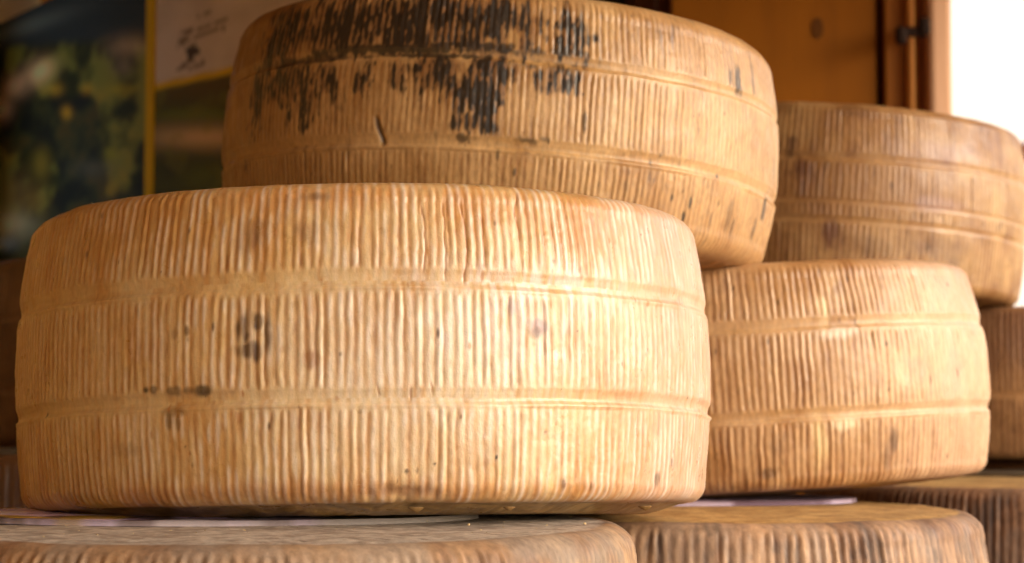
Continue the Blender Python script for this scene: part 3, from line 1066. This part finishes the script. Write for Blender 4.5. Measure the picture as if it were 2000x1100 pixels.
def photo_left(mx, my, X, Zg):
    n1 = fbm(X / .075 + 50, Zg / .032 + 50, 601, None, 5)
    n2 = fbm(X / .17 + 50, Zg / .08 + 50, 603, None, 3)
    c = mixc(lin('141608'), lin('42421A'), sstep(.35, .65, n1))
    c = mixc(c, lin('5C4A16'), .7 * sstep(.55, .72, n1) * sstep(120, 200, my) * sstep(.35, .6, n2))
    c = mixc(c, lin('0A0C0C'), .8 * sstep(.52, .62, n2))
    # blue-black mountain with grey mist along its foot
    foot = 85 + (300 - mx) * .02 + 22 * (n2 - .5) - 30 * sstep(150, 300, mx)
    mnt = 1 - sstep(-14, 14, my - foot)
    c = mixc(c, lin('15191C'), mnt)
    c = mixc(c, lin('3E4442'), .7 * spot(mx, my, 20, 62, 110, 16, -.32))
    for (x, y, rx, ry, a, col, am) in ((75, 140, 32, 22, -.6, 'A08060', .55), (30, 170, 30, 20, -.7, '98785C', .6), (5, 215, 16, 20, 0, '9A7A62', .8), (250, 90, 40, 22, -.1, '6A5A48', .6), (240, 130, 20, 18, 0, '54483C', .5),
                                       (130, 220, 10, 12, 0, '8E6A18', .6), (110, 175, 14, 12, 0, '7A5E1A', .6), (170, 175, 12, 10, 0, '7E6018', .5), (240, 175, 30, 12, 0, '5E5210', .6), (30, 380, 30, 50, 0, '5E4A2C', .5),
                                       (20, 440, 40, 26, 0, '7E7458', .8), (5, 475, 22, 14, 0, '6A7070', .7), (80, 320, 18, 30, 0, '5E4E18', .6), (180, 330, 40, 20, 0, '2E2E28', .6), (70, 390, 24, 30, 0, '503A18', .5), (215, 300, 14, 12, 0, '4E4C14', .6)):
        c = mixc(c, lin(col), am * spot(mx, my, x, y, rx, ry, a) * (.6 + .8 * n1))
    return np.clip(c * 5.0, 0, .85)


def photo_right(mx, my, X, Zg):
    n1 = fbm(X / .07 + 80, Zg / .03 + 50, 611, None, 5)
    line = 165 - (mx - 300) * .22                     # slanting foot of the pale text panel
    c = mixc(lin('3A300C'), lin('2C2C08'), sstep(170, 230, my))
    c = mixc(c, lin('4A5010'), .6 * spot(mx, my, 380, 225, 90, 14))
    c = mixc(c, lin('8A7252'), .9 * spot(mx, my, 400, 268, 130, 24))
    c = mixc(c, lin('1A1608'), .8 * spot(mx, my, 340, 330, 26, 22))
    c = mixc(c, lin('3E420E'), .7 * spot(mx, my, 400, 345, 60, 28))
    c = mixc(c, lin('4E4A14'), .4 * sstep(.5, .7, n1))
    c = np.clip(c * 3.2, 0, .85)
    pal = mixc(lin('E6D6CC'), lin('DACABF'), sstep(.3, .7, n1))
    # lines of small print, an emblem and its caption, too small to read
    sl = my + (mx - 400) * .30
    for (yc, x0, x1, h) in ((28, 385, 412, 3), (52, 352, 445, 4), (66, 348, 440, 4), (78, 345, 385, 3)):
        on = (np.abs(sl - yc) < h) * (mx > x0) * (mx < x1) * (vnoise(mx / 5.0, my * 0 + yc, 615) > .33)
        pal = mixc(pal, lin('6A5448'), .75 * on)
    sl2 = my + (mx - 375) * .16
    for (yc, x0, x1, h) in ((122, 348, 405, 3), (131, 345, 400, 3)):
        on = (np.abs(sl2 - yc) < h) * (mx > x0) * (mx < x1) * (vnoise(mx / 4.0, my * 0 + yc, 617) > .3)
        pal = mixc(pal, lin('604A44'), .8 * on)
    em = (np.hypot((mx - 376) / 15, (my - 99) / 9) < 1) | ((np.abs(mx - 372) < 6) * (np.abs(my - 110) < 7))
    pal = mixc(pal, lin('3A2810'), .92 * em)
    up = 1 - sstep(-3, 3, my - line)
    c = mixc(c, pal, up)
    yl = np.exp(-((my - line - 6) / 7.0) ** 4)
    return mixc(c, lin('E8C010'), yl)


box('board', (-.03, .002, zbot), (PL, .03, ztop), M_cardb, poster, .002)
sY0 = plan_hit(287, 150)[0]
sY1 = plan_hit(303, 150)[0]
panel('photo_panel', -.03, sY0, zbot, ztop, 0, photo_left, 220, 200)
panel('info_panel', sY1, PL, zbot, ztop, 0, photo_right, 220, 260)
box('yellow_strip', (sY0, -.002, zbot), (sY1, .0015, ztop), M_yel, poster, 0)

# a second, darker sheet, just seen above the ink-stained wheel
sheet = empty('dark_poster', (PX(1200, 3.0), 3.0, CAMZ))
tag(sheet, 'dark olive poster corner just above the ink stained wheel, left of the board', 'poster')
box('backing', (-.16, .0, .2), (.085, .02, .9), M_cardb, sheet, .002)
box('print', (-.155, -.004, .205), (.08, -.0005, .895), plain_mat('dark_print', '2E281C', .5, 0, .5, 22), sheet, 0)

# ---------------------------------------------------------------- market parasol far out in the square
par = empty('market_parasol', (4.85, 13.0, 0))
tag(par, 'terracotta market parasol far off at the right edge in front of white sky', 'parasol')
M_canvas = plain_mat('terracotta_canvas', 'D88450', .8, 0, .08)
_n = M_canvas.node_tree
_tr = _n.nodes.new('ShaderNodeBsdfTranslucent')
_tr.inputs['Color'].default_value = (.75, .30, .12, 1)
_mx = _n.nodes.new('ShaderNodeMixShader')
_mx.inputs[0].default_value = .55
_n.links.new(_n.nodes['Principled BSDF'].outputs[0], _mx.inputs[1])
_n.links.new(_tr.outputs[0], _mx.inputs[2])
_n.links.new(_mx.outputs[0], _n.nodes['Material Output'].inputs['Surface'])
nseg = 8
rimz, R0 = CAMZ + 1.70, 1.62
V = [(0, 0, rimz + .62)] + [(R0 * math.cos(2 * math.pi * (k + .5) / nseg), R0 * math.sin(2 * math.pi * (k + .5) / nseg), rimz + .05) for k in range(nseg)]
V += [(R0 * 1.005 * math.cos(2 * math.pi * (k + .5) / nseg), R0 * 1.005 * math.sin(2 * math.pi * (k + .5) / nseg), rimz - .05) for k in range(nseg)]
F = [(0, 1 + k, 1 + (k + 1) % nseg) for k in range(nseg)] + [(1 + k, 1 + nseg + k, 1 + nseg + (k + 1) % nseg, 1 + (k + 1) % nseg) for k in range(nseg)]
cv = link_mesh('canopy', V, F, M_canvas, par)
sd = cv.modifiers.new('thick', 'SOLIDIFY')
sd.thickness = .006
box('pole', (-.025, -.025, 0), (.025, .025, rimz + .6), M_frame, par, .006)
box('base', (-.3, -.3, 0), (.3, .3, .09), M_iron, par, .02)
